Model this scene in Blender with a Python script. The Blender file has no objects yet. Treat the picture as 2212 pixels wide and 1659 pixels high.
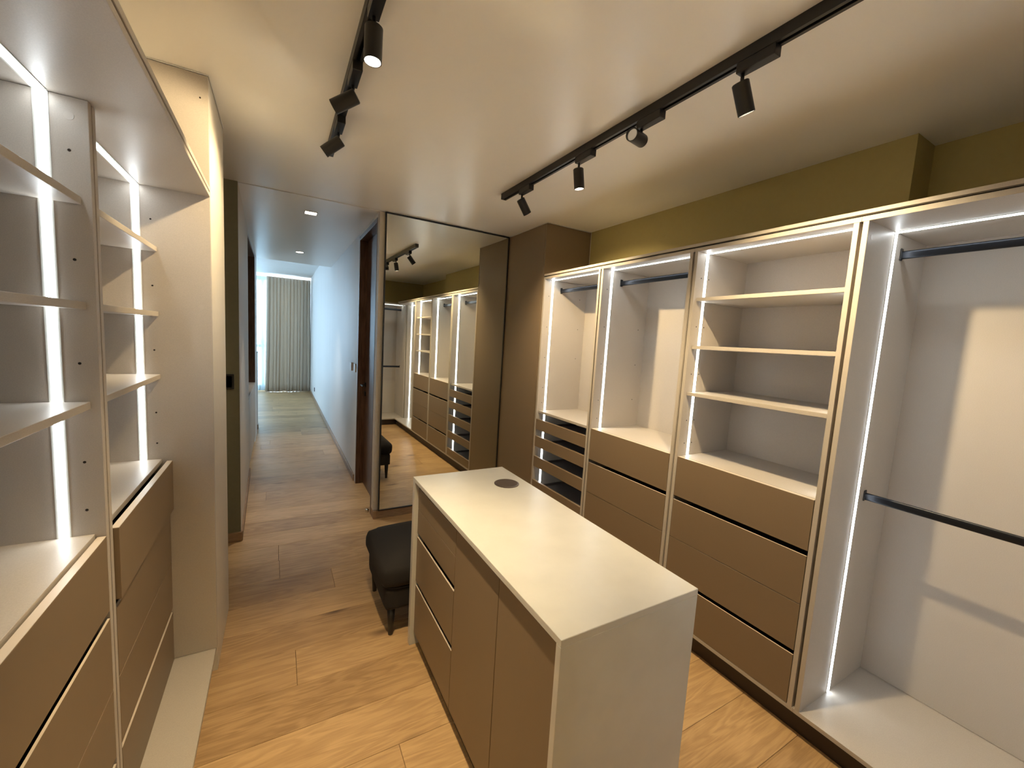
import bpy, bmesh, math, random
from mathutils import Vector, Matrix
random.seed(7)
S = bpy.context.scene
COL = S.collection

# ------------------------------------------------------------------ camera
CAM_H = 1.55
YAW, PIT, ROL, FPX = 0.5196, -0.1029, 0.0592, 887.65
fw = Vector((math.sin(YAW)*math.cos(PIT), math.cos(YAW)*math.cos(PIT), math.sin(PIT)))
rt = Vector((math.cos(YAW), -math.sin(YAW), 0)); up = rt.cross(fw)
r2 = math.cos(ROL)*rt + math.sin(ROL)*up; u2 = -math.sin(ROL)*rt + math.cos(ROL)*up
cd = bpy.data.cameras.new('camera'); cam = bpy.data.objects.new('camera', cd); COL.objects.link(cam)
cd.sensor_fit = 'HORIZONTAL'; cd.sensor_width = 36; cd.lens = FPX/2212*36; cd.clip_start = 0.02
cam.matrix_world = Matrix(((r2.x, u2.x, -fw.x, 0), (r2.y, u2.y, -fw.y, 0), (r2.z, u2.z, -fw.z, CAM_H), (0, 0, 0, 1)))
S.camera = cam

# ------------------------------------------------------------------ world, exposure
W = bpy.data.worlds.new('daylight'); S.world = W; W.use_nodes = True
bg = W.node_tree.nodes['Background']; bg.inputs[0].default_value = (0.55, 0.78, 1.0, 1); bg.inputs[1].default_value = 7.5
S.view_settings.view_transform = 'Standard'; S.view_settings.look = 'None'
S.view_settings.exposure = 1.12; S.view_settings.gamma = 1.0
try: S.view_settings.use_curve_mapping = False
except Exception: pass
SPOT_COL = (1.0, 0.77, 0.44)
SPOT_W = 46.0
LED_COL = (0.90, 0.97, 1.0)
LED_E = 8.5

# ------------------------------------------------------------------ materials
M = {}
def mat(name, col, rough=0.5, metal=0.0, spec=0.5, emit=None, es=0.0):
    m = bpy.data.materials.new(name); m.use_nodes = True
    b = m.node_tree.nodes['Principled BSDF']
    b.inputs['Base Color'].default_value = (*col, 1); b.inputs['Roughness'].default_value = rough
    b.inputs['Metallic'].default_value = metal; b.inputs['Specular IOR Level'].default_value = spec
    if emit: b.inputs['Emission Color'].default_value = (*emit, 1); b.inputs['Emission Strength'].default_value = es
    M[name] = m
    return m
def nodes(m): return m.node_tree.nodes, m.node_tree.links, m.node_tree.nodes['Principled BSDF']
def grain(m, c0, c1, scale, stretch=(1, 1, 1), bump=0.0, detail=4, objrand=False, lo=0.35, hi=0.65):
    n, l, b = nodes(m)
    g = n.new('ShaderNodeNewGeometry'); mp = n.new('ShaderNodeMapping'); mp.inputs['Scale'].default_value = stretch
    l.new(g.outputs['Position'], mp.inputs['Vector'])
    t = n.new('ShaderNodeTexNoise'); t.inputs['Scale'].default_value = scale; t.inputs['Detail'].default_value = detail
    l.new(mp.outputs[0], t.inputs['Vector'])
    r = n.new('ShaderNodeValToRGB'); r.color_ramp.elements[0].position = lo; r.color_ramp.elements[1].position = hi
    r.color_ramp.elements[0].color = (*c0, 1); r.color_ramp.elements[1].color = (*c1, 1)
    l.new(t.outputs['Fac'], r.inputs['Fac']); l.new(r.outputs['Color'], b.inputs['Base Color'])
    if bump:
        bp = n.new('ShaderNodeBump'); bp.inputs['Strength'].default_value = bump; bp.inputs['Distance'].default_value = 0.001
        l.new(t.outputs['Fac'], bp.inputs['Height']); l.new(bp.outputs[0], b.inputs['Normal'])
    return m
def sc(c, k): return tuple(x*k for x in c)
LIN = (0.465, 0.42, 0.372)
grain(mat('linen_laminate', LIN, 0.42), sc(LIN, 0.94), sc(LIN, 1.05), 420, (1, 1, 1.6), 0.12)
TAU = (0.212, 0.153, 0.097)
grain(mat('taupe_lacquer', TAU, 0.45), sc(TAU, 0.98), sc(TAU, 1.02), 500, (1, 1, 1), 0.05)
WHI = (0.615, 0.60, 0.565)
grain(mat('white_quartz', WHI, 0.28), sc(WHI, 0.97), sc(WHI, 1.03), 9, (1, 1, 1), 0.0, 8)
grain(mat('ceiling_paint', (0.92, 0.905, 0.87), 0.30), (0.915, 0.90, 0.865), (0.925, 0.91, 0.875), 3)
grain(mat('hall_ceiling_paint', (0.90, 0.88, 0.84), 0.30), (0.895, 0.875, 0.835), (0.905, 0.885, 0.845), 2.2, (1, 1, 1), 0.3)
grain(mat('olive_paint', (0.42, 0.355, 0.145), 0.6), (0.415, 0.35, 0.142), (0.425, 0.36, 0.148), 40)
grain(mat('sage_paint', (0.19, 0.18, 0.115), 0.6), (0.185, 0.175, 0.11), (0.195, 0.185, 0.12), 40)
grain(mat('cream_paint', (0.66, 0.61, 0.53), 0.5), (0.65, 0.60, 0.52), (0.67, 0.62, 0.54), 30)
grain(mat('white_wall_paint', (0.78, 0.79, 0.79), 0.5), (0.77, 0.78, 0.78), (0.79, 0.80, 0.80), 4, (1, 1, 0.15), 0.25)
mat('edge_laminate', (0.62, 0.54, 0.45), 0.4)
mat('black_metal', (0.012, 0.012, 0.013), 0.42)
mat('dark_plinth', (0.03, 0.018, 0.011), 0.5)
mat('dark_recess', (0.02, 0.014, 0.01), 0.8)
mat('mirror_glass', (0.80, 0.82, 0.77), 0.012, 1.0)
mat('black_frame', (0.008, 0.008, 0.008), 0.4)
mat('led_diffuser', (0.9, 0.9, 0.9), 0.5, emit=LED_COL, es=LED_E)
mat('led_profile', (0.62, 0.62, 0.58), 0.4, 0.3)
mat('rod_metal', (0.022, 0.024, 0.030), 0.32, 0.7)
mat('pin_hole_dark', (0.015, 0.01, 0.008), 0.9)
mat('hinge_cap', (0.48, 0.435, 0.386), 0.35)
mat('lamp_lens', (0.9, 0.85, 0.75), 0.2, emit=(1.0, 0.86, 0.62), es=60.0)
mat('lamp_lens_dim', (0.25, 0.24, 0.23), 0.2, emit=(1.0, 0.8, 0.55), es=0.12)
mat('lamp_reflector', (0.75, 0.72, 0.68), 0.2, 0.9)
mat('downlight_lens', (0.9, 0.9, 0.85), 0.3, emit=(1.0, 0.90, 0.70), es=9.0)
mat('white_plastic', (0.72, 0.70, 0.66), 0.35)
mat('black_plastic', (0.02, 0.02, 0.022), 0.35)
mat('chrome', (0.75, 0.70, 0.62), 0.12, 1.0)
mat('socket_disc', (0.105, 0.078, 0.066), 0.35, 0.4)
mat('tray_lining', (0.085, 0.068, 0.058), 0.7)
FAB = (0.015, 0.0128, 0.0125)
m = grain(mat('charcoal_fabric', FAB, 0.9), sc(FAB, 0.8), sc(FAB, 1.25), 700, (1, 1, 1), 0.4)
m.node_tree.nodes['Principled BSDF'].inputs['Sheen Weight'].default_value = 0.0
grain(mat('door_walnut', (0.10, 0.05, 0.028), 0.38), (0.062, 0.028, 0.015), (0.14, 0.072, 0.04), 16, (6, 6, 0.5), 0.3)
grain(mat('baseboard_oak', (0.33, 0.21, 0.12), 0.5), (0.26, 0.16, 0.09), (0.36, 0.23, 0.135), 14, (1, 1, 8), 0.1)
grain(mat('curtain_linen', (0.72, 0.64, 0.53), 0.85), (0.70, 0.62, 0.51), (0.74, 0.66, 0.55), 250, (1, 1, 0.4), 0.2)
m = M['curtain_linen']; n, l, b = nodes(m)
tr = n.new('ShaderNodeBsdfTranslucent'); tr.inputs[0].default_value = (0.60, 0.50, 0.38, 1); mx = n.new('ShaderNodeMixShader'); mx.inputs[0].default_value = 0.26
l.new(b.outputs[0], mx.inputs[1]); l.new(tr.outputs[0], mx.inputs[2]); l.new(mx.outputs[0], n['Material Output'].inputs['Surface'])
# sheer curtain
m = mat('sheer_voile', (0.8, 0.86, 0.9), 0.9); n, l, b = nodes(m)
tr = n.new('ShaderNodeBsdfTranslucent'); tr.inputs[0].default_value = (0.24, 0.29, 0.30, 1)
tp = n.new('ShaderNodeBsdfTransparent'); mx = n.new('ShaderNodeMixShader'); mx.inputs[0].default_value = 0.07
l.new(tr.outputs[0], mx.inputs[1]); l.new(tp.outputs[0], mx.inputs[2]); l.new(mx.outputs[0], n['Material Output'].inputs['Surface'])
m = mat('window_glass', (1, 1, 1), 0.0); n, l, b = nodes(m)
gl = n.new('ShaderNodeBsdfGlossy'); gl.inputs['Roughness'].default_value = 0.02; tp = n.new('ShaderNodeBsdfTransparent')
mx = n.new('ShaderNodeMixShader'); mx.inputs[0].default_value = 0.93
l.new(gl.outputs[0], mx.inputs[1]); l.new(tp.outputs[0], mx.inputs[2]); l.new(mx.outputs[0], n['Material Output'].inputs['Surface'])
mat('window_frame_grey', (0.25, 0.30, 0.34), 0.4)
mat('cove_led', (1, 0.8, 0.5), 0.5, emit=(1.0, 0.55, 0.17), es=4.0)
# oak planks: grain runs along X, every plank gets its own offset and tone
m = mat('oak_plank', (0.42, 0.28, 0.16), 0.40); n, l, b = nodes(m)
g = n.new('ShaderNodeNewGeometry'); oi = n.new('ShaderNodeObjectInfo')
mul = n.new('ShaderNodeVectorMath'); mul.operation = 'SCALE'; mul.inputs[0].default_value = (37.0, 61.0, 13.0)
l.new(oi.outputs['Random'], mul.inputs['Scale'])
add = n.new('ShaderNodeVectorMath'); l.new(g.outputs['Position'], add.inputs[0]); l.new(mul.outputs[0], add.inputs[1])
mp = n.new('ShaderNodeMapping'); mp.inputs['Scale'].default_value = (0.75, 6.0, 1.0); l.new(add.outputs[0], mp.inputs['Vector'])
t1 = n.new('ShaderNodeTexNoise'); t1.inputs['Scale'].default_value = 2.2; t1.inputs['Detail'].default_value = 3; t1.inputs['Distortion'].default_value = 0.7
l.new(mp.outputs[0], t1.inputs['Vector'])
wv = n.new('ShaderNodeMath'); wv.operation = 'MULTIPLY'; wv.inputs[1].default_value = 46.0; l.new(t1.outputs['Fac'], wv.inputs[0])
sn = n.new('ShaderNodeMath'); sn.operation = 'SINE'; l.new(wv.outputs[0], sn.inputs[0])
mp2 = n.new('ShaderNodeMapping'); mp2.inputs['Scale'].default_value = (3.0, 70.0, 1.0); l.new(add.outputs[0], mp2.inputs['Vector'])
t2 = n.new('ShaderNodeTexNoise'); t2.inputs['Scale'].default_value = 3.0; t2.inputs['Detail'].default_value = 9; t2.inputs['Roughness'].default_value = 0.65; l.new(mp2.outputs[0], t2.inputs['Vector'])
t3 = n.new('ShaderNodeTexNoise'); t3.inputs['Scale'].default_value = 3.5; t3.inputs['Detail'].default_value = 2; l.new(add.outputs[0], t3.inputs['Vector'])
# knots
mp3 = n.new('ShaderNodeMapping'); mp3.inputs['Scale'].default_value = (1.5, 4.0, 1.0); l.new(add.outputs[0], mp3.inputs['Vector'])
vo = n.new('ShaderNodeTexVoronoi'); vo.inputs['Scale'].default_value = 0.9; l.new(mp3.outputs[0], vo.inputs['Vector'])
kr = n.new('ShaderNodeMapRange'); kr.inputs['From Min'].default_value = 0.02; kr.inputs['From Max'].default_value = 0.12; l.new(vo.outputs['Distance'], kr.inputs['Value'])
s1 = n.new('ShaderNodeMath'); s1.operation = 'MULTIPLY_ADD'; s1.inputs[1].default_value = 0.10; s1.inputs[2].default_value = 0.0; l.new(sn.outputs[0], s1.inputs[0])
s2 = n.new('ShaderNodeMath'); s2.operation = 'MULTIPLY_ADD'; s2.inputs[1].default_value = 0.55; l.new(t2.outputs['Fac'], s2.inputs[0]); l.new(s1.outputs[0], s2.inputs[2])
s3 = n.new('ShaderNodeMath'); s3.operation = 'MULTIPLY_ADD'; s3.inputs[1].default_value = 0.55; l.new(t3.outputs['Fac'], s3.inputs[0]); l.new(s2.outputs[0], s3.inputs[2])
s4 = n.new('ShaderNodeMath'); s4.operation = 'MULTIPLY_ADD'; s4.inputs[1].default_value = 0.30; l.new(oi.outputs['Random'], s4.inputs[0]); l.new(s3.outputs[0], s4.inputs[2])
rp = n.new('ShaderNodeValToRGB'); e = rp.color_ramp.elements
e[0].position = 0.35; e[0].color = (0.33, 0.198, 0.090, 1); e[1].position = 0.95; e[1].color = (0.62, 0.41, 0.205, 1)
l.new(s4.outputs[0], rp.inputs['Fac'])
mk = n.new('ShaderNodeMix'); mk.data_type = 'RGBA'; mk.inputs['A'].default_value = (0.12, 0.065, 0.03, 1)
l.new(kr.outputs[0], mk.inputs['Factor']); l.new(rp.outputs['Color'], mk.inputs['B']); l.new(mk.outputs['Result'], b.inputs['Base Color'])
bp = n.new('ShaderNodeBump'); bp.inputs['Strength'].default_value = 0.15; bp.inputs['Distance'].default_value = 0.001
l.new(t2.outputs['Fac'], bp.inputs['Height']); l.new(bp.outputs[0], b.inputs['Normal'])

# ------------------------------------------------------------------ helpers
def link_mesh(name, bm, material, parent=None, smooth=False):
    me = bpy.data.meshes.new(name); bm.normal_update(); bm.to_mesh(me); bm.free()
    if smooth:
        for p in me.polygons: p.use_smooth = True
    o = bpy.data.objects.new(name, me); COL.objects.link(o)
    me.materials.append(M[material]); o.parent = parent
    return o
def box_bm(bm, x0, x1, y0, y1, z0, z1, bev=0.0):
    x0, x1 = min(x0, x1), max(x0, x1); y0, y1 = min(y0, y1), max(y0, y1); z0, z1 = min(z0, z1), max(z0, z1)
    vs = [bm.verts.new((x, y, z)) for z in (z0, z1) for y in (y0, y1) for x in (x0, x1)]
    fs = [bm.faces.new([vs[i] for i in q]) for q in ((0, 2, 3, 1), (4, 5, 7, 6), (0, 1, 5, 4), (2, 6, 7, 3), (0, 4, 6, 2), (1, 3, 7, 5))]
    if bev:
        es = list({e for f in fs for e in f.edges})
        bmesh.ops.bevel(bm, geom=es, offset=bev, segments=1, affect='EDGES', profile=0.5)
def box(name, x0, x1, y0, y1, z0, z1, material, parent=None, bev=0.0008):
    bm = bmesh.new(); box_bm(bm, x0, x1, y0, y1, z0, z1, bev)
    return link_mesh(name, bm, material, parent)
def prism(name, prof, a0, a1, axis, material, parent=None):
    # prof: points (p, z); extruded from a0 to a1 along axis ('x': p is y, 'y': p is x)
    bm = bmesh.new()
    f = (lambda a, p, z: (a, p, z)) if axis == 'x' else (lambda a, p, z: (p, a, z))
    A = [bm.verts.new(f(a0, p, z)) for p, z in prof]; B = [bm.verts.new(f(a1, p, z)) for p, z in prof]
    for i in range(len(prof)):
        j = (i + 1) % len(prof); bm.faces.new((A[i], A[j], B[j], B[i]))
    bm.faces.new(A[::-1]); bm.faces.new(B); bmesh.ops.recalc_face_normals(bm, faces=bm.faces)
    return link_mesh(name, bm, material, parent)
def empty(name, loc, rz=0.0):
    o = bpy.data.objects.new(name, None); COL.objects.link(o); o.location = loc; o.rotation_euler = (0, 0, rz)
    o.empty_display_size = 0.1
    return o
def tag(o, label, cat, group=None):
    o['label'] = label; o['category'] = cat
    if group: o['group'] = group
    return o
def struct(o, label=None):
    o['kind'] = 'structure'
    if label: o['label'] = label
    return o
def wbox(name, x0, x1, y0, y1, z0, z1, material, label=None):
    bm = bmesh.new(); box_bm(bm, x0, x1, y0, y1, z0, z1)
    return struct(link_mesh(name, bm, material), label)
def cyl_bm(bm, r0, r1, z0, z1, seg=28, cx=0, cy=0, cap=True):
    a = [bm.verts.new((cx + r0*math.cos(2*math.pi*i/seg), cy + r0*math.sin(2*math.pi*i/seg), z0)) for i in range(seg)]
    b_ = [bm.verts.new((cx + r1*math.cos(2*math.pi*i/seg), cy + r1*math.sin(2*math.pi*i/seg), z1)) for i in range(seg)]
    for i in range(seg):
        j = (i + 1) % seg; bm.faces.new((a[i], a[j], b_[j], b_[i]))
    if cap: bm.faces.new(a[::-1]); bm.faces.new(b_)
    return a, b_
def lathe(name, prof, material, parent=None, seg=32, smooth=True):
    bm = bmesh.new(); rings = []
    for r, z in prof:
        if r < 1e-6: rings.append([bm.verts.new((0, 0, z))])
        else: rings.append([bm.verts.new((r*math.cos(2*math.pi*i/seg), r*math.sin(2*math.pi*i/seg), z)) for i in range(seg)])
    for a, b_ in zip(rings, rings[1:]):
        for i in range(seg):
            j = (i + 1) % seg
            q = [a[i % len(a)], a[j % len(a)], b_[j % len(b_)], b_[i % len(b_)]]
            u = []
            for v in q:
                if v not in u: u.append(v)
            if len(u) > 2: bm.faces.new(u)
    bmesh.ops.recalc_face_normals(bm, faces=bm.faces)
    o = link_mesh(name, bm, material, parent, smooth)
    if smooth:
        md = o.modifiers.new('edge', 'EDGE_SPLIT'); md.split_angle = math.radians(35)
    return o

# ------------------------------------------------------------------ key dimensions (metres)
ZC = 2.50
XR = 1.843          # front plane of the cabinets on the right
XL = -0.237         # front plane of the boards on the left
XD = -0.386         # drawer / divider plane of the cabinets on the left
YM = 3.414          # mirror plane
XH = 0.690          # right wall of the hall
T = 0.018

# ------------------------------------------------------------------ structure
fl = wbox('floor', -3.6, 2.6, -1.0, 12.0, -0.10, -0.0125, 'dark_recess', 'oak plank floor of the dressing room and hall')
PW = 0.2285
rows = []
y = 0.717 - 5*PW
while y < 11.9: rows.append(y); y += PW
fixed_joint = {1.8595: 0.072, 2.7735: 0.006, 2.545: 0.30, 2.3165: 0.55}
pm = {}
def plank(x0, x1, y0):
    L = round(x1 - x0, 3)
    if L not in pm:
        bm = bmesh.new(); box_bm(bm, 0.0006, L - 0.0006, 0.0006, PW - 0.0006, -0.012, 0.0, 0.0012)
        me = bpy.data.meshes.new('plank'); bm.to_mesh(me); bm.free(); me.materials.append(M['oak_plank']); pm[L] = me
    o = bpy.data.objects.new('plank', pm[L]); COL.objects.link(o); o.parent = fl; o.location = (x0, y0, 0)
rr = random.Random(11)
for y0 in rows:
    if y0 + PW < -0.75: continue
    if y0 < 2.3: xa, xb = -0.80, 2.0
    elif y0 < 3.4: xa, xb = -1.4, 2.0
    elif y0 < 6.8: xa, xb = -0.62, 0.83
    else: xa, xb = -1.6, 0.73
    j = None
    for k, v in fixed_joint.items():
        if abs(y0 - k) < 0.02: j = v
    if j is None: j = round(rr.uniform(-0.6, 1.4)*10)/10
    while j > xa: j -= 1.5
    cuts = [xa]
    while j + 1.5 < xb:
        j += 1.5
        if j - xa > 0.05 and xb - j > 0.05: cuts.append(round(j, 3))
    cuts.append(xb)
    for a, b_ in zip(cuts, cuts[1:]): plank(a, b_, y0)

wbox('ceiling', -1.5, 2.7, -0.95, 3.425, ZC, ZC + 0.1, 'ceiling_paint')
wbox('ceiling_mirror_side', 0.851, 2.7, 3.4255, 3.56, ZC, ZC + 0.1, 'ceiling_paint')
wbox('ceiling_hall', -0.7, 0.85, 3.425, 6.92, ZC + 0.004, ZC + 0.1, 'hall_ceiling_paint')
wbox('ceiling_bedroom', -3.6, 0.69, 6.92, 11.40, 2.80, 2.9, 'white_wall_paint')
wbox('ceiling_cove', -3.6, 0.69, 11.40, 11.75, 2.98, 3.05, 'white_wall_paint')
wbox('wall_right', 2.29, 2.42, 0.761, 3.56, 0, ZC, 'olive_paint', 'olive green wall above the cabinets')
wbox('wall_right_recess', 2.475, 2.6, -0.95, 0.761, 0, ZC, 'olive_paint', 'olive green wall set back beside the pier')
wbox('wall_right_return', 2.42, 2.6, 0.761, 0.86, 0, ZC, 'olive_paint')
wbox('wall_near', -1.0, 2.6, -0.95, -0.80, 0, ZC, 'olive_paint')
wbox('wall_left', -1.0, -0.835, -0.80, 2.102, 0, ZC, 'cream_paint')
wbox('wall_pier', -1.0, XL - 0.001, 2.102, 2.578, 0, ZC, 'cream_paint', 'cream wall end beside the tall cabinet panel')
wbox('wall_passage', -1.52, -1.40, 2.40, 3.41, 0, ZC, 'cream_paint')
wbox('wall_passage_side', -1.40, -1.0, 2.40, 2.578, 0, ZC, 'cream_paint')
wbox('wall_green', -1.52, XL - 0.001, 3.41, 3.44, 0, ZC, 'sage_paint', 'dark sage green wall end at the hall')
# hall, left side: short wall that drifts outward, then the built-in
bm = bmesh.new()
pts = [(XL, 3.409), (XL, 3.44), (-0.268, 4.98), (-0.75, 4.98), (-0.75, 3.441), (XL - 0.0005, 3.441)]
pts = [(XL, 3.411), (-0.268, 4.98), (-0.75, 4.98), (-0.75, 3.441), (XL - 0.0008, 3.441)]
lo = [bm.verts.new((x, y, 0)) for x, y in pts]; hi = [bm.verts.new((x, y, ZC + 0.003)) for x, y in pts]
for i in range(len(pts)):
    j = (i + 1) % len(pts); bm.faces.new((lo[i], lo[j], hi[j], hi[i]))
bm.faces.new(lo[::-1]); bm.faces.new(hi); bmesh.ops.recalc_face_normals(bm, faces=bm.faces)
struct(link_mesh('wall_hall_left', bm, 'cream_paint'))
wbox('wall_hall_left_end', -0.75, -0.272, 6.42, 6.92, 0, ZC + 0.003, 'white_wall_paint')
wbox('wall_hall_left_head', -0.75, -0.270, 4.981, 6.419, 2.46, ZC + 0.003, 'white_wall_paint')
wbox('wall_bedroom_near', -3.6, -0.751, 6.80, 6.92, 0, 2.98, 'white_wall_paint')
wbox('wall_bedroom_lintel', -0.75, 0.69, 6.80, 6.918, ZC + 0.101, 2.98, 'white_wall_paint')
wbox('wall_bedroom_left', -3.72, -3.6, 6.80, 11.75, 0, 2.98, 'white_wall_paint')
wbox('wall_hall_right', XH, XH + 0.12, 4.36, 11.75, 0, 2.98, 'white_wall_paint', 'white hall wall running to the curtain')
wbox('wall_hall_right_head', XH, XH + 0.12, 3.52, 4.36, 2.475, ZC + 0.003, 'white_wall_paint')
wbox('wall_mirror', XH, 2.42, 3.440, 3.52, 0, ZC, 'cream_paint', 'cream wall behind the tall mirror')
wbox('wall_room_beyond', XH + 0.121, 2.42, 4.36, 4.46, 0, ZC, 'cream_paint')
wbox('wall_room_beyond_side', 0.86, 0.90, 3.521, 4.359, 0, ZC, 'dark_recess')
# far wall with the window opening x -3.0 .. 0.55
wbox('wall_far_lower', -3.6, XH, 11.70, 11.85, -0.1, 0.06, 'white_wall_paint')
wbox('wall_far_head', -3.6, XH, 11.70, 11.85, 2.72, 3.05, 'white_wall_paint')
wbox('wall_far_right', 0.50, XH, 11.70, 11.85, 0.06, 2.72, 'white_wall_paint')
wbox('wall_far_left', -3.6, -3.0, 11.70, 11.85, 0.06, 2.72, 'white_wall_paint')
wn = struct(empty('window_1', (-0.33, 11.72, 0.06)), 'tall bedroom window behind the curtains')
def wpart(name, x0, x1, z0, z1, mt='window_frame_grey', d=0.05):
    return box(name, x0 + 0.33, x1 + 0.33, 0.0, d, z0 - 0.06, z1 - 0.06, mt, wn, 0.002)
wpart('window_frame', -3.0, 0.5, 0.06, 0.12); wpart('window_frame', -3.0, 0.5, 2.66, 2.72)
wpart('window_frame', 0.44, 0.5, 0.12, 2.66); wpart('window_frame', -3.0, -2.94, 0.12, 2.66)
for xm in (-0.36, -1.24, -2.12): wpart('mullion', xm, xm + 0.055, 0.12, 2.66)
for xa, xb in ((-2.94, -2.12), (-2.065, -1.24), (-1.185, -0.36), (-0.305, 0.44)):
    wpart('transom', xa, xb, 1.06, 1.12)
    o = box('pane', xa + 0.33, xb + 0.33, 0.02, 0.026, 0.06, 2.60, 'window_glass', wn, 0)
box('window_handle', -0.045, -0.012, -0.03, 0.0, 1.10, 1.20, 'window_frame_grey', wn, 0.003)
pl = bpy.data.lights.new('window_portal', 'AREA'); pl.shape = 'RECTANGLE'; pl.size = 3.5; pl.size_y = 2.6
pl.cycles.is_portal = True
po = bpy.data.objects.new('window_portal', pl); COL.objects.link(po); po.location = (-1.25, 11.9, 1.4); po.rotation_euler = (math.radians(-90), 0, 0)

# baseboards and thin trims
def trim(name, *a, mt='baseboard_oak'): return struct(box(name, *a, mt, None, 0.002))
trim('baseboard_mirror', 0.716, 1.842, 3.412, 3.4395, 0, 0.068)
trim('baseboard_mirror_end', XH - 0.002, 0.7155, 3.412, 3.519, 0, 0.068)
trim('baseboard_hall_right', XH - 0.013, XH - 0.0005, 4.42, 11.60, 0, 0.068)
trim('baseboard_green', -1.39, XL + 0.010, 3.394, 3.4095, 0, 0.068)
bm = bmesh.new()
pts = [(XL, 3.411), (XL + 0.012, 3.411), (-0.256, 4.98), (-0.268, 4.98)]
lo = [bm.verts.new((x, y, 0)) for x, y in pts]; hi = [bm.verts.new((x, y, 0.068)) for x, y in pts]
for i in range(4):
    j = (i + 1) % 4; bm.faces.new((lo[i], lo[j], hi[j], hi[i]))
bm.faces.new(lo[::-1]); bm.faces.new(hi); bmesh.ops.recalc_face_normals(bm, faces=bm.faces)
struct(link_mesh('baseboard_hall_left', bm, 'baseboard_oak'))
trim('trim_1', XR - 0.004, XR, 2.808, 3.40, ZC - 0.005, ZC - 0.0005, mt='white_plastic')
trim('trim_2', XR - 0.004, 2.288, 2.803, 2.8075, ZC - 0.005, ZC - 0.0005, mt='white_plastic')
trim('trim_3', 2.284, 2.2895, 2.803, 2.8075, 2.11, ZC - 0.005, mt='cream_paint')
trim('trim_4', -0.83, XL, 2.0775, 2.0815, ZC - 0.005, ZC - 0.0005, mt='white_plastic')
trim('trim_6', XL, XH, 3.4195, 3.4245, ZC - 0.004, ZC - 0.0003, mt='white_plastic')
trim('trim_5', XL - 0.0005, XL + 0.004, 2.0775, 2.577, ZC - 0.005, ZC - 0.0005, mt='white_plastic')

# ------------------------------------------------------------------ cabinet builder
Z0, ZB, ZT = 0.100, 0.118, 2.057
DRAWERS = ((0.785, 0.996), (0.5590, 0.762), (0.355, 0.5555), (0.121, 0.335))
SHELVES = (1.810, 1.566, 1.323)
def led(parent, kind, W, dl, z0=None, z1=None, side=0, zt=ZT):
    if kind == 'side':
        x = T if side == 0 else W - T
        s = 1 if side == 0 else -1
        p = box('led_profile', x, x + s*0.0012, dl - 0.013, dl + 0.013, z0, z1, 'led_profile', parent, 0)
        d = box('led_diffuser', x + s*0.0012, x + s*0.0032, dl - 0.0068, dl + 0.0068, z0, z1, 'led_diffuser', p, 0)
    else:
        p = box('led_profile', T + 0.004, W - T - 0.004, dl - 0.013, dl + 0.013, zt - 0.0012, zt, 'led_profile', parent, 0)
        d = box('led_diffuser', T + 0.004, W - T - 0.004, dl - 0.0068, dl + 0.0068, zt - 0.0032, zt - 0.0012, 'led_diffuser', p, 0)
    d['label'] = 'glowing cool white LED strip'
def pins(parent, W, side, spots):
    bm = bmesh.new(); x = T if side == 0 else W - T; s = 1 if side == 0 else -1
    for d, z in spots:
        r = 0.0032
        ring = [bm.verts.new((x + s*0.0006, d + r*math.cos(a*math.pi/5), z + r*math.sin(a*math.pi/5))) for a in range(10)]
        ring2 = [bm.verts.new((x - s*0.004, d + r*math.cos(a*math.pi/5), z + r*math.sin(a*math.pi/5))) for a in range(10)]
        for i in range(10): bm.faces.new((ring[i], ring[(i+1) % 10], ring2[(i+1) % 10], ring2[i]))
        bm.faces.new(ring)
    bmesh.ops.recalc_face_normals(bm, faces=bm.faces)
    o = link_mesh('shelf_pin_holes', bm, 'pin_hole_dark', parent); o['kind'] = 'stuff'
def rod(parent, W, d, z):
    bm = bmesh.new(); seg = 20; L0, L1 = T + 0.004, W - T - 0.004
    rings = []
    for x in (L0, L1):
        rings.append([bm.verts.new((x, d + 0.0075*math.copysign(abs(math.cos(2*math.pi*i/seg))**0.6, math.cos(2*math.pi*i/seg)),
                                    z + 0.0155*math.copysign(abs(math.sin(2*math.pi*i/seg))**0.8, math.sin(2*math.pi*i/seg)))) for i in range(seg)])
    for i in range(seg): bm.faces.new((rings[0][i], rings[0][(i+1) % seg], rings[1][(i+1) % seg], rings[1][i]))
    bm.faces.new(rings[0][::-1]); bm.faces.new(rings[1]); bmesh.ops.recalc_face_normals(bm, faces=bm.faces)
    r_ = link_mesh('hanging_rod', bm, 'rod_metal', parent, True); r_['label'] = 'black oval hanging rod'
    md = r_.modifiers.new('edge', 'EDGE_SPLIT'); md.split_angle = math.radians(50)
    for x0, x1 in ((T, T + 0.0045), (W - T - 0.0045, W - T)):
        bm = bmesh.new(); box_bm(bm, x0, x1, d - 0.011, d + 0.011, z - 0.02, z + 0.026, 0.003)
        link_mesh('rod_bracket', bm, 'black_metal', r_)
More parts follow.
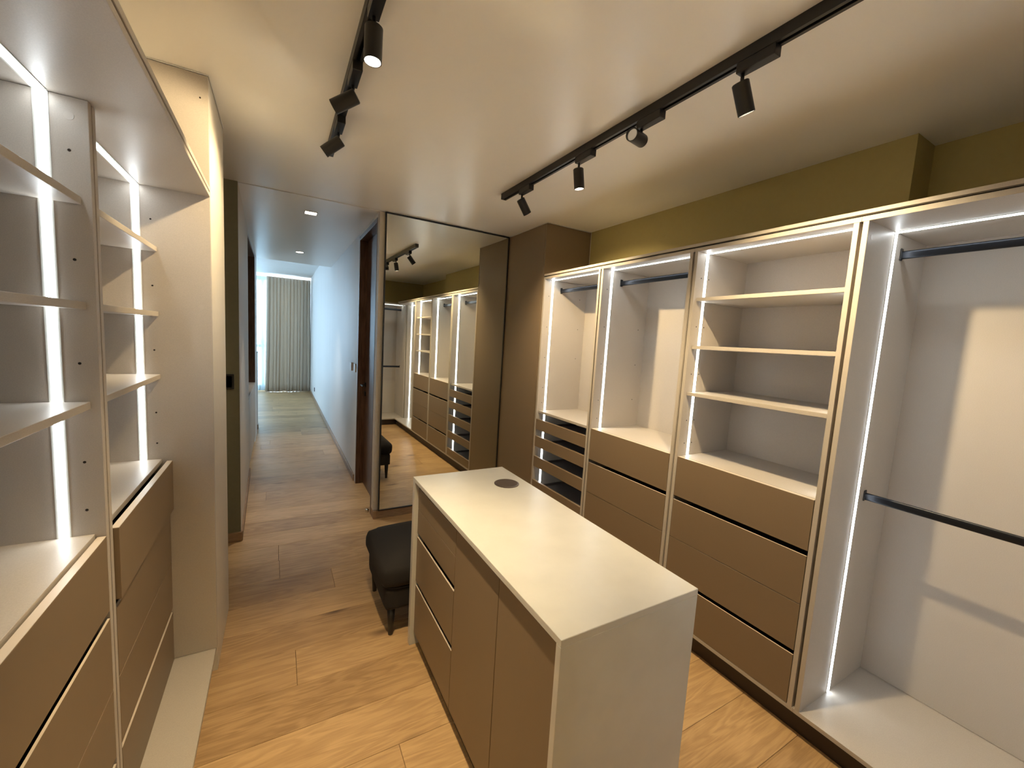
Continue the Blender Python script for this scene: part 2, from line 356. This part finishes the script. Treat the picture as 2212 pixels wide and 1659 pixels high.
def drawer(parent, W, z0, z1, y0=0.0, D=0.42, g=0.0025, name='drawer'):
    grip = abs(z1 - 0.762) < 0.002 or abs(z1 - 0.335) < 0.002     # fronts under a finger gap have a thin lip on top
    if grip:
        dr = prism(name, [(y0, z0), (y0 + 0.018, z0), (y0 + 0.018, z1 - 0.03), (y0 + 0.006, z1 - 0.022), (y0 + 0.006, z1), (y0, z1)], T + g, W - T - g, 'x', 'taupe_lacquer', parent)
    else:
        dr = box(name, T + g, W - T - g, y0, y0 + 0.018, z0, z1, 'taupe_lacquer', parent, 0.0008)
    bm = bmesh.new()
    for a in ((T + 0.014, T + 0.026), (W - T - 0.026, W - T - 0.014)): box_bm(bm, a[0], a[1], y0 + 0.018, y0 + D - 0.03, z0 + 0.02, z1 - 0.045)
    box_bm(bm, T + 0.026, W - T - 0.026, y0 + D - 0.042, y0 + D - 0.03, z0 + 0.02, z1 - 0.045)
    box_bm(bm, T + 0.026, W - T - 0.026, y0 + 0.018, y0 + D - 0.042, z0 + 0.02, z0 + 0.032)
    link_mesh('drawer_box', bm, 'tray_lining', dr)
    if z1 > 0.6 or grip: box('edge_band', T + g + 0.0006, W - T - g - 0.0006, y0 + 0.0004, y0 + (0.0055 if grip else 0.0175), z1 - 0.0002, z1 + 0.0008, 'edge_laminate', dr, 0)
    return dr
def carcass(parent, W, D, zt=ZT, top=True, bottom=True, far=True, near=True, ext=(0.0, 0.0), led_d=0.078, led_z=(0.998, ZT), led_d2=None, led_first=True, near_d=0.0):
    if far: box('side_panel', 0, T, 0, D, Z0 + T if bottom else ZB + 0.002, zt, 'linen_laminate', parent)
    if near: box('side_panel', W - T, W, near_d, D, Z0 + T if bottom else ZB + 0.002, zt, 'linen_laminate', parent)
    if top: box('top_panel', -ext[0], W + ext[1], 0, D, ZT, ZT + 0.018, 'linen_laminate', parent)
    if bottom: box('bottom_panel', -ext[0], W + ext[1], 0, D, Z0, ZB, 'linen_laminate', parent)
    box('back_panel', T, W - T, D - 0.010, D - 0.001, ZB + 0.002, zt, 'linen_laminate', parent, 0)
    if led_first: led(parent, 'side', W, led_d, *led_z, side=0)
    led(parent, 'side', W, led_d2 or led_d, *led_z, side=1)
    led(parent, 'top', W, led_d, zt=zt)
def fixed_shelf(parent, W, D, y0, z=0.998):
    return box('fixed_shelf', T, W - T, y0, D - 0.010, z - T, z, 'linen_laminate', parent)
PINZ = (1.929, 1.682, 1.435, 1.188, 1.064)

# A: trays
D0 = 0.437
GA = 'open cabinets along the olive wall'
a = tag(empty('wardrobe_cabinet', (XR, 2.808, 0), -math.pi/2), 'narrow lit cabinet with hanging rod over stacked shallow trays beside the tall mirror', 'cabinet', GA)
WA = 0.670
carcass(a, WA, D0, led_z=(0.13, ZT), ext=(0, 0.0048)); fixed_shelf(a, WA, D0, 0.020); rod(a, WA, 0.165, 1.980)
pins(a, WA, 0, [(0.045, z) for z in PINZ] + [(0.36, z) for z in PINZ[:3]])
for z0, z1 in ((0.846, 0.932), (0.705, 0.790), (0.536, 0.621), (0.336, 0.420), (0.121, 0.207)):
    tr_ = box('pull_out_tray', T + 0.002, WA - T - 0.002, 0.0, 0.018, z0, z1, 'taupe_lacquer', a)
    for q in ((T + 0.014, T + 0.024), (WA - T - 0.024, WA - T - 0.014)): box('tray_side', q[0], q[1], 0.018, D0 - 0.03, z0 + 0.004, z0 + 0.030, 'tray_lining', tr_, 0)
    box('tray_base', T + 0.024, WA - T - 0.024, 0.018, D0 - 0.03, z0 + 0.004, z0 + 0.012, 'tray_lining', tr_, 0)

# B: hanging rod over drawers
b_ = tag(empty('wardrobe_cabinet', (XR, 2.128, 0), -math.pi/2), 'lit cabinet with one hanging rod above four taupe drawers', 'cabinet', GA)
WB = 0.689
carcass(b_, WB, D0, ext=(0.0048, 0.0053)); fixed_shelf(b_, WB, D0, 0.0195); rod(b_, WB, 0.165, 1.980)
for z0, z1 in DRAWERS: drawer(b_, WB, z0, z1)
pins(b_, WB, 0, [(0.045, z) for z in PINZ] + [(0.36, z) for z in PINZ[1:4]])
# C: three shelves over drawers
c_ = tag(empty('wardrobe_cabinet', (XR, 1.428, 0), -math.pi/2), 'lit cabinet with three open shelves above four taupe drawers against the olive wall', 'cabinet', GA)
WC = 0.686
carcass(c_, WC, D0, ext=(0.0053, 0.0053)); fixed_shelf(c_, WC, D0, 0.0195)
for z0, z1 in DRAWERS: drawer(c_, WC, z0, z1)
for z in SHELVES: box('shelf', T + 0.004, WC - T - 0.004, 0.020, D0 - 0.012, z, z + T, 'linen_laminate', c_)
pins(c_, WC, 0, [(0.045, z) for z in PINZ] + [(0.105, z) for z in PINZ])
# D: tall double hanging, deeper
DD = 0.560
d_ = tag(empty('wardrobe_cabinet', (XR, 0.731, 0), -math.pi/2), 'wide bright open wardrobe with two black hanging rods and no drawers', 'cabinet', GA)
WD = 0.925
carcass(d_, WD, DD, led_d=0.236, led_z=(ZB, ZT), ext=(0.0053, 0), led_d2=0.236, near_d=0.155); rod(d_, WD, 0.307, 1.980); rod(d_, WD, 0.307, 0.990)
bm = bmesh.new(); cyl_bm(bm, 0.009, 0.009, 0, 0.0006, 20)
o = link_mesh('hinge_cap', bm, 'hinge_cap', d_); o.rotation_euler = (0, math.pi/2, 0); o.location = (T, 0.035, 2.005)
# wardrobe behind the viewpoint, seen in the mirror
n_ = tag(empty('wardrobe_cabinet', (1.995, -0.200, 0), math.pi), 'open wardrobe with two hanging rods along the end wall, seen in the mirror', 'cabinet', GA)
WN = 1.37
carcass(n_, WN, 0.54, led_d=0.20, led_z=(ZB, ZT), led_first=False); rod(n_, WN, 0.27, 1.980); rod(n_, WN, 0.27, 0.990)

# continuous strips of the right-hand run
def strip(name, label, *a_, mt): return tag(box(name, *a_, mt), label, name.replace('_', ' ').split()[-1])
cs = tag(empty('cornice', (XR, 1.30, 2.0755)), 'long pale cornice strip lying along the tops of the right-hand cabinets', 'cornice')
box('cornice_strip', 0, 0.10, -1.50, 1.506, 0.0075, 0.0225, 'linen_laminate', cs)
box('shadow_gap', 0.02, 0.09, -1.50, 1.506, 0.0, 0.0073, 'dark_recess', cs, 0)
strip('cabinet_plinth', 'dark brown recessed plinth under the right-hand cabinets', XR + 0.038, XR + 0.056, -0.19, 3.405, 0, 0.0995, mt='dark_plinth')
strip('cabinet_plinth', 'dark brown recessed plinth under the end wall wardrobe seen in the mirror', 0.62, XR + 0.036, -0.256, -0.238, 0, 0.0995, mt='dark_plinth')
# tall closed cabinet between the run and the mirror
t_ = tag(empty('tall_cabinet', (XR, 3.11, 0)), 'tall closed taupe cabinet from floor to ceiling between mirror and lit cabinets', 'cabinet')
box('side_panel', 0.0, 0.445, -0.2995, -0.282, 0.10, ZC - 0.006, 'taupe_lacquer', t_)
box('door', -0.0005, 0.0175, -0.279, 0.328, 0.10, ZC - 0.006, 'taupe_lacquer', t_)
box('carcass', 0.02, 0.445, -0.281, 0.328, 0.10, ZC - 0.006, 'linen_laminate', t_)

# ------------------------------------------------------------------ left-hand run
DL = 0.437
GL = 'open cabinets opposite the island'
def left_unit(y0, Wd, label, open_first, tall):
    u = tag(empty('wardrobe_cabinet', (XD, y0, 0), math.pi/2), label, 'cabinet', GL)
    z1 = 2.047
    carcass(u, Wd, DL, zt=z1, top=False, bottom=False, far=True, near=not tall, led_z=(0.998, z1))
    if tall:
        box('side_panel', Wd - T, Wd, -0.149, DL, 0.121, ZC - 0.0055, 'linen_laminate', u)['label'] = 'tall linen end panel reaching the ceiling'
    fixed_shelf(u, Wd, DL, 0.022)
    for i, (za, zb) in enumerate(DRAWERS):
        if i == 0: zb = 0.989
        drawer(u, Wd, za, zb, y0=-0.012 if (i == 0 and open_first) else 0.0)
    for z in SHELVES: box('shelf', T + 0.004, Wd - T - 0.004, 0.018, DL - 0.012, z, z + T, 'linen_laminate', u)
    pins(u, Wd, 1, [(0.035, z) for z in PINZ] + ([(-0.123, 2.41)] if tall else []))
    for d, z in ((0.033, 2.005),) if not tall else ((-0.118, 1.995), (-0.115, 1.615)):
        bm = bmesh.new(); cyl_bm(bm, 0.009, 0.009, 0, 0.0006, 20)
        o = link_mesh('hinge_cap', bm, 'hinge_cap', u); o.rotation_euler = (0, -math.pi/2, 0); o.location = (Wd - T, d, z)
    return u
left_unit(0.715, 0.689, 'lit shelf cabinet with all drawers shut, beside the one with a drawer ajar', False, False)
left_unit(1.411, 0.689, 'lit shelf cabinet with its top drawer slightly open, ending in a tall panel', True, True)
xb_ = XD - DL
tb = tag(empty('cabinet_top_board', (XL, 1.4, 2.048)), 'wide linen board over the left-hand shelf cabinets with a grooved front edge', 'board')
box('lower_board', xb_ - XL, 0, -0.70, 0.6815, 0, 0.015, 'linen_laminate', tb)
box('groove', xb_ - XL, -0.012, -0.70, 0.6815, 0.015, 0.022, 'dark_recess', tb, 0)
box('upper_board', xb_ - XL, 0, -0.70, 0.6815, 0.022, 0.038, 'linen_laminate', tb)
tag(box('cabinet_base_board', xb_, XL - 0.004, 0.70, 2.100, 0.102, 0.120, 'linen_laminate'), 'pale base board under the left-hand shelf cabinets, in front of the drawers', 'board')
tag(box('cabinet_plinth', XL - 0.06, XL - 0.042, 0.70, 2.100, 0, 0.1015, 'dark_plinth'), 'dark recessed plinth under the left-hand shelf cabinets', 'plinth')

# ------------------------------------------------------------------ island
IX0, IX1, IY0, IY1, IZ = 0.572, 1.064, 0.697, 1.914, 0.867
isl = tag(empty('island_cabinet', ((IX0+IX1)/2, (IY0+IY1)/2, 0)), 'taupe dressing island with white stone waterfall top, drawers and doors', 'island')
ox, oy = (IX0+IX1)/2, (IY0+IY1)/2
def ib(name, x0, x1, y0, y1, z0, z1, mt, parent=isl, bev=0.0008): return box(name, x0-ox, x1-ox, y0-oy, y1-oy, z0, z1, mt, parent, bev)
TS = 0.020
ib('stone_top', IX0, IX1, IY0, IY1, IZ - TS, IZ, 'white_quartz', bev=0.0012)['label'] = 'white stone worktop'
ib('waterfall_panel', IX0, IX1, IY0, IY0 + TS, 0, IZ - TS, 'white_quartz', bev=0.001)
ib('waterfall_panel', IX0, IX1, IY1 - 0.030, IY1, 0, IZ - TS, 'white_quartz', bev=0.001)
FX = IX0 + 0.020
ya, yb, yc, yd = IY1 - 0.033, 1.393, 1.040, IY0 + TS + 0.002
ib('carcass', FX + 0.034, IX1 - 0.054, IY0 + TS, IY1 - 0.030, 0.07, IZ - TS, 'dark_recess', bev=0)
for xs in (FX, IX1 - 0.020 - 0.018):
    for z0, z1 in ((0.7145, 0.820), (0.595, 0.7125), (0.345, 0.571), (0.072, 0.322)):
        if z1 < 0.6:
            f0, f1, f2 = (xs, xs + 0.007, xs + 0.018) if xs == FX else (xs + 0.018, xs + 0.011, xs)
            q_ = prism('drawer', [(p - ox, z) for p, z in ((f0, z0), (f2, z0), (f2, z1 - 0.03), (f1, z1 - 0.022), (f1, z1), (f0, z1))], yb + 0.0012 - oy, ya - oy, 'y', 'taupe_lacquer', isl)
            ib('edge_band', min(f0, f1) + 0.0004, max(f0, f1) - 0.0004, yb + 0.002, ya - 0.001, z1 - 0.0002, z1 + 0.0008, 'edge_laminate', q_, 0)
        else: ib('drawer', xs, xs + 0.018, yb + 0.0012, ya, z0, z1, 'taupe_lacquer')
    ib('door', xs, xs + 0.018, yc + 0.0015, yb - 0.0012, 0.072, 0.826, 'taupe_lacquer')
    ib('door', xs, xs + 0.018, yd, yc - 0.0015, 0.072, 0.826, 'taupe_lacquer')
ib('plinth', IX0 + 0.046, IX1 - 0.046, 1.392, IY1 - 0.030, 0, 0.0695, 'dark_plinth')
ib('plinth', IX0 + 0.046, IX1 - 0.046, IY0 + TS, 1.388, 0, 0.0695, 'dark_plinth')
ib('plinth_joint', IX0 + 0.0455, IX1 - 0.0455, 1.388, 1.392, 0, 0.069, 'led_profile', bev=0)
# pop-up socket disc
pd = lathe('socket_disc', [(0, 0), (0.060, 0), (0.060, 0.003), (0.0575, 0.0042), (0.0525, 0.0042), (0.0515, 0.0030), (0.0500, 0.0030), (0.0490, 0.0042), (0, 0.0042)], 'socket_disc', None, 48)
pd.location = (0.957, 1.668, IZ); tag(pd, 'round dark bronze pop-up socket lid set in the white island top', 'socket')

# ------------------------------------------------------------------ ottoman behind the island
st = tag(empty('footstool', (0.775, 2.21, 0)), 'charcoal upholstered footstool with dark tapered legs behind the island', 'stool')
def soft_box(name, hx, hy, z0, z1, bev, parent, mt, bulge=0.0, pinch=0.0):
    bm = bmesh.new(); nx, ny, nz = 14, 12, 6
    bmesh.ops.create_cube(bm, size=2.0)
    bmesh.ops.subdivide_edges(bm, edges=bm.edges[:], cuts=9, use_grid_fill=True)
    for v in bm.verts:
        x, y, z = v.co
        # rounded box by clamping to a core
        cx, cy, cz = hx - bev, hy - bev, (z1 - z0)/2 - bev
        p = Vector((x*hx, y*hy, z*(z1 - z0)/2)); q = Vector((max(-cx, min(cx, p.x)), max(-cy, min(cy, p.y)), max(-cz, min(cz, p.z))))
        dlt = p - q
        if dlt.length > 1e-9: p = q + dlt.normalized()*bev
        k = max(0, 1 - x*x)*max(0, 1 - y*y)
        if z > 0.5: p.z += bulge*k**0.6
        sx = 1 + pinch*(1 - z*z); p.x *= sx; p.y *= sx
        p.z += (z0 + z1)/2; v.co = p
    return link_mesh(name, bm, mt, parent, True)
soft_box('cushion', 0.322, 0.252, 0.262, 0.392, 0.045, st, 'charcoal_fabric', 0.030, 0.012)
soft_box('seat_base', 0.305, 0.236, 0.145, 0.268, 0.02, st, 'charcoal_fabric')
bm = bmesh.new(); rg_ = []
npt = 64
for i in range(npt):
    a_ = 2*math.pi*i/npt; ca, sa = math.cos(a_), math.sin(a_)
    cx, cy = 0.309*math.copysign(abs(ca)**0.22, ca), 0.240*math.copysign(abs(sa)**0.22, sa)
    rg_.append([bm.verts.new((cx*(1 + 0.013*math.cos(b)), cy*(1 + 0.016*math.cos(b)), 0.267 + 0.004*math.sin(b))) for b in (0, 1.5708, 3.1416, 4.7124)])
for i in range(npt):
    q0, q1 = rg_[i], rg_[(i + 1) % npt]
    for k in range(4): bm.faces.new((q0[k], q0[(k + 1) % 4], q1[(k + 1) % 4], q1[k]))
bmesh.ops.recalc_face_normals(bm, faces=bm.faces)
link_mesh('piping', bm, 'black_metal', st, True)
for sx in (-1, 1):
    for sy in (-1, 1):
        bm = bmesh.new(); cyl_bm(bm, 0.012, 0.021, 0, 0.150, 16)
        lg = link_mesh('leg', bm, 'black_metal', st, True); lg.location = (sx*0.268, sy*0.205, 0)

# ------------------------------------------------------------------ mirror
mr = tag(empty('wall_mirror_framed', (1.2825, YM - 0.004, 0.07), 0.014), 'tall black-framed mirror covering the wall beside the hall', 'mirror')
mw, mh = 1.113/2, 2.426
box('mirror_glass', -mw + 0.008, mw - 0.008, 0.003, 0.010, 0.008, mh - 0.008, 'mirror_glass', mr, 0)
for nm, q in (('frame', (-mw, -mw + 0.0095, -0.004, 0.016, 0, mh)), ('frame', (mw - 0.0095, mw, -0.004, 0.016, 0, mh)),
              ('frame', (-mw + 0.0095, mw - 0.0095, -0.004, 0.016, 0, 0.0095)), ('frame', (-mw + 0.0095, mw - 0.0095, -0.004, 0.016, mh - 0.0095, mh))):
    box(nm, *q, 'black_frame', mr, 0.0005)

# ------------------------------------------------------------------ hall door, fittings
dr = struct(empty('door_1', (XH + 0.07, 3.94, 0)), 'dark walnut door in the hall beside the mirror')
box('door_leaf', 0.0, 0.04, -0.385, 0.385, 0.006, 2.435, 'door_walnut', dr, 0.001)
fr = box('door_frame', -0.072, 0.05, -0.4195, -0.388, 0, 2.4745, 'door_walnut', dr, 0.001)
box('door_frame', -0.072, 0.05, 0.388, 0.4195, 0, 2.4745, 'door_walnut', dr, 0.001)
box('door_frame', -0.072, 0.05, -0.388, 0.388, 2.4385, 2.4745, 'door_walnut', dr, 0.001)
hd = box('door_handle', -0.012, -0.0005, 0.315, 0.36, 1.01, 1.055, 'black_metal', dr, 0.002)
box('handle_lever', -0.05, -0.012, 0.331, 0.344, 1.026, 1.039, 'black_metal', hd, 0.002)
box('handle_lever', -0.052, -0.040, 0.225, 0.344, 1.026, 1.039, 'black_metal', hd, 0.002)
box('lock_plate', -0.012, -0.0005, 0.315, 0.36, 0.92, 0.965, 'black_metal', dr, 0.002)
ds = lathe('door_stop', [(0.0, 0.028), (0.008, 0.0265), (0.0145, 0.021), (0.0165, 0.013), (0.0155, 0.005), (0.017, 0.003), (0.017, 0.0), (0, 0)], 'chrome', None, 24)
ds.location = (0.672, 3.585, 0); tag(ds, 'small shiny domed door stop on the oak floor by the mirror', 'door stop')
def plate(name, label, x, y, z, sx, sy, sz, mt, rz=0.0, rock=True, cat='switch'):
    o = tag(empty(name, (x, y, z), rz), label, cat)
    box('plate', 0, sx, -sy/2, sy/2, -sz/2, sz/2, mt, o, 0.0015)
    if rock: box('rocker', sx, sx + 0.003, -sy/2 + 0.012, sy/2 - 0.012, -sz/2 + 0.012, sz/2 - 0.012, mt, o, 0.001)
    return o
plate('light_switch', 'white square light switch on the hall wall near the walnut door', XH - 0.0005, 4.42 + 0.06, 1.185, -0.010, 0.085, 0.085, 'white_plastic', rock=False)
plate('thermostat', 'cream thermostat plate on the hall wall next to the light switch', XH - 0.0005, 4.66, 1.185, -0.022, 0.085, 0.085, 'white_plastic', rock=False, cat='thermostat')
plate('wall_outlet', 'black outlet low on the white hall wall near the curtain', XH - 0.0005, 9.90, 0.25, -0.010, 0.085, 0.085, 'black_plastic', rock=False, cat='outlet')
plate('light_switch', 'black light switch on the sage green wall end', -0.305, 3.4095, 1.16, -0.010, 0.075, 0.105, 'black_plastic', math.pi/2)

# ------------------------------------------------------------------ hall built-in with niche
nb = tag(empty('niche_cabinet', (-0.27, 5.70, 0)), 'built-in hall cabinet with dark walnut niche above pale doors', 'cabinet')
box('niche_back', -0.46, -0.45, -0.715, 0.715, 0.80, 2.455, 'door_walnut', nb, 0)
box('niche_side', -0.45, -0.001, -0.715, -0.695, 0.80, 2.455, 'door_walnut', nb, 0)
box('niche_side', -0.45, -0.001, 0.695, 0.715, 0.80, 2.455, 'door_walnut', nb, 0)
box('niche_top', -0.45, -0.001, -0.695, 0.695, 2.435, 2.455, 'door_walnut', nb, 0)
box('counter', -0.45, 0.0, -0.695, 0.695, 0.79, 0.81, 'linen_laminate', nb)
for k in range(3):
    box('cabinet_door', -0.02, 0.0, -0.690 + k*0.46, -0.690 + (k + 1)*0.46 - 0.006, 0.08, 0.782, 'linen_laminate', nb)
box('carcass', -0.45, -0.021, -0.70, 0.70, 0.06, 0.789, 'dark_recess', nb, 0)
hw = tag(empty('low_partition', (-0.75, 7.25, 0)), 'low white partition with oak base in the bedroom beyond the hall', 'partition')
box('panel', -0.5, 0.475, -0.05, 0.05, 0.07, 1.155, 'white_wall_paint', hw, 0.003)
box('base_board', -0.5, 0.482, -0.06, 0.06, 0, 0.07, 'baseboard_oak', hw, 0.002)
box('cap', -0.5, 0.478, -0.053, 0.053, 1.155, 1.175, 'linen_laminate', hw, 0.002)

# ------------------------------------------------------------------ curtains
def curtain(name, label, x0, x1, yc_, z0, z1, folds, amp, mt, seed, flare=0.0, thick=0.004):
    rg = random.Random(seed); bm = bmesh.new(); nx, nz = folds*14, 16
    ph = [rg.uniform(-0.8, 0.8) for _ in range(folds + 2)]; am = [rg.uniform(0.55, 1.15) for _ in range(folds + 2)]
    grid = []
    for k in range(nz + 1):
        tz = k/nz; row = []
        for i in range(nx + 1):
            s = i/nx; f = s*folds; j = int(f); w = f - j
            p_ = ph[j]*(1 - w) + ph[j+1]*w; a_ = am[j]*(1 - w) + am[j+1]*w
            th = 2*math.pi*f + p_*(1 - 0.6*tz)
            spread = 0.55 + 0.45*(1 - tz)
            yy = yc_ + amp*a_*spread*math.sin(th) + 0.3*amp*math.sin(2.3*th + 1.0)*(1 - tz)
            xx = x0 + (x1 - x0)*s + 0.35*amp*math.cos(th)*spread - flare*(1 - tz)**2*(1 - s)
            row.append(bm.verts.new((xx, yy, z0 + (z1 - z0)*tz)))
        grid.append(row)
    for k in range(nz):
        for i in range(nx): bm.faces.new((grid[k][i], grid[k][i+1], grid[k+1][i+1], grid[k+1][i]))
    o = link_mesh(name, bm, mt, None, True)
    if thick:
        sd = o.modifiers.new('thickness', 'SOLIDIFY'); sd.thickness = thick; sd.offset = 0
    return tag(o, label, 'curtain')
curtain('drape_curtain', 'heavy beige pleated curtain at the end of the hall', -0.262, 0.662, 11.44, 0.018, 2.735, 13, 0.092, 'curtain_linen', 3, 0.03)
curtain('sheer_curtain', 'thin white sheer curtain glowing with daylight beside the beige drape', -1.55, -0.235, 11.56, 0.02, 2.735, 20, 0.022, 'sheer_voile', 5, 0, 0)
cv = tag(empty('cove_light', (-0.4, 11.385, 2.80)), 'warm glowing LED line along the top of the curtain', 'light')
box('cove_profile', -1.6, 1.07, 0.016, 0.03, 0.0, 0.03, 'led_profile', cv, 0)
box('cove_strip', -1.6, 1.07, 0.0305, 0.034, 0.004, 0.026, 'cove_led', cv, 0)

# ------------------------------------------------------------------ downlights
def downlight(x, y, label, sq, power):
    z = ZC + 0.004
    o = tag(empty('downlight', (x, y, z)), label, 'light', 'recessed hall downlights')
    if sq:
        bm = bmesh.new()
        for q in ((-0.05, 0.05, -0.05, -0.042), (-0.05, 0.05, 0.042, 0.05), (-0.05, -0.042, -0.042, 0.042), (0.042, 0.05, -0.042, 0.042)): box_bm(bm, *q, -0.004, 0)
        link_mesh('trim_ring', bm, 'white_plastic', o)
        box('lens', -0.042, 0.042, -0.042, 0.042, -0.0022, -0.0005, 'downlight_lens', o, 0)
    else:
        lathe('trim_ring', [(0.042, -0.001), (0.042, -0.004), (0.05, -0.004), (0.052, 0.0)], 'white_plastic', o)
        lathe('lens', [(0, -0.0022), (0.042, -0.0022), (0.042, -0.0005), (0, -0.0005)], 'downlight_lens', o)
    ld = bpy.data.lights.new('downlight_lamp', 'SPOT'); ld.energy = power; ld.color = (1.0, 0.90, 0.74); ld.spot_size = math.radians(58); ld.spot_blend = 1.0; ld.shadow_soft_size = 0.03
    lo_ = bpy.data.objects.new('downlight_lamp', ld); COL.objects.link(lo_); lo_.parent = o; lo_.location = (0, 0, -0.012)
downlight(0.23, 3.90, 'square recessed downlight in the hall ceiling near the walnut door', True, 36)
downlight(0.228, 5.93, 'round recessed downlight in the hall ceiling nearer the curtain', False, 36)

# ------------------------------------------------------------------ track lights
def track(label, x, y0, y1):
    o = tag(empty('light_track', (x, y1, ZC)), label, 'track')
    w, h, t = 0.0175, 0.036, 0.004; L = y0 - y1
    bm = bmesh.new()
    box_bm(bm, -w, w, L, 0, -t, -0.0005); box_bm(bm, -w, -w + t, L, 0, -h, -t); box_bm(bm, w - t, w, L, 0, -h, -t)
    box_bm(bm, -w + t, -0.006, L, 0, -h, -h + 0.003); box_bm(bm, 0.006, w - t, L, 0, -h, -h + 0.003)
    link_mesh('rail', bm, 'black_metal', o)
    box('end_cap', -w - 0.0005, w + 0.0005, 0.0, 0.012, -h - 0.0005, -0.0005, 'black_metal', o, 0.001)
track('black ceiling light track over the island and right-hand cabinets', 1.276, 0.30, 2.475)
track('black ceiling light track along the shelf cabinets on the hall side', 0.233, 0.30, 2.475)
def spot(label, x, y, dirv, power, group, cone=88, blend=0.8, dim=False):
    o = tag(empty('track_spotlight', (x, y, ZC - 0.036)), label, 'spotlight', group)
    box('adapter', -0.0165, 0.0165, -0.105, 0.014, -0.031, 0.0, 'black_metal', o, 0.0015)
    bm = bmesh.new(); cyl_bm(bm, 0.0055, 0.0055, -0.068, -0.031, 14); link_mesh('stem', bm, 'black_metal', o, True)
    dv = Vector(dirv).normalized()
    h = lathe('lamp_head', [(0, 0.016), (0.0220, 0.016), (0.0250, 0.013), (0.0250, -0.078), (0.0222, -0.078), (0.0212, -0.066), (0, -0.066)], 'black_metal', o, 36)
    h.location = (0, 0, -0.072); h.rotation_mode = 'QUATERNION'; h.rotation_quaternion = (-dv).to_track_quat('Z', 'Y')
    lathe('lens', [(0, -0.0672), (0.019, -0.0672), (0.0210, -0.0685), (0.0210, -0.0662), (0, -0.0662)], 'lamp_lens_dim' if dim else 'lamp_lens', h, 28)
    ld = bpy.data.lights.new('spot_lamp', 'SPOT'); ld.energy = power; ld.color = SPOT_COL; ld.spot_size = math.radians(cone); ld.spot_blend = blend; ld.shadow_soft_size = 0.016
    lo_ = bpy.data.objects.new('spot_lamp', ld); COL.objects.link(lo_); lo_.parent = h; lo_.location = (0, 0, -0.080)
GR, GS = 'spots on the track by the right-hand cabinets', 'spots on the track by the shelf cabinets'
spot('black track spotlight at the mirror end, tilted towards the tray cabinet', 1.276, 2.245, (0.62, 0.06, -0.78), SPOT_W*0.85, GR, cone=105)
spot('black track spotlight with glowing lens, pointing almost straight down', 1.276, 1.700, (0.16, 0.0, -0.98), SPOT_W*0.25, GR)
spot('black track spotlight lying level, its lens facing the shelf cabinets', 1.276, 1.300, (-0.93, -0.30, -0.10), SPOT_W*0.12, GR, cone=46, dim=True)
spot('black track spotlight tilted towards the wide double-rod wardrobe', 1.276, 0.880, (0.45, -0.05, -0.89), SPOT_W, GR, cone=105)
spot('bright black track spotlight pointing straight down beside the island', 0.233, 1.310, (-0.02, -0.03, -1.0), SPOT_W*1.65, GS, cone=72, blend=1.0)
spot('black track spotlight tilted sideways to the middle of the shelf cabinets', 0.233, 1.690, (-0.78, 0.40, -0.47), SPOT_W*0.40, GS, cone=86, blend=0.5)
spot('black track spotlight at the hall end, tilted to the tall end panel', 0.233, 2.105, (-0.72, 0.29, -0.60), SPOT_W*0.26, GS)
spot('black track spotlight nearest the end-wall wardrobe, pointing away from the mirror', 0.233, 0.900, (-0.25, -0.85, -0.62), SPOT_W*1.5, GS, cone=100)
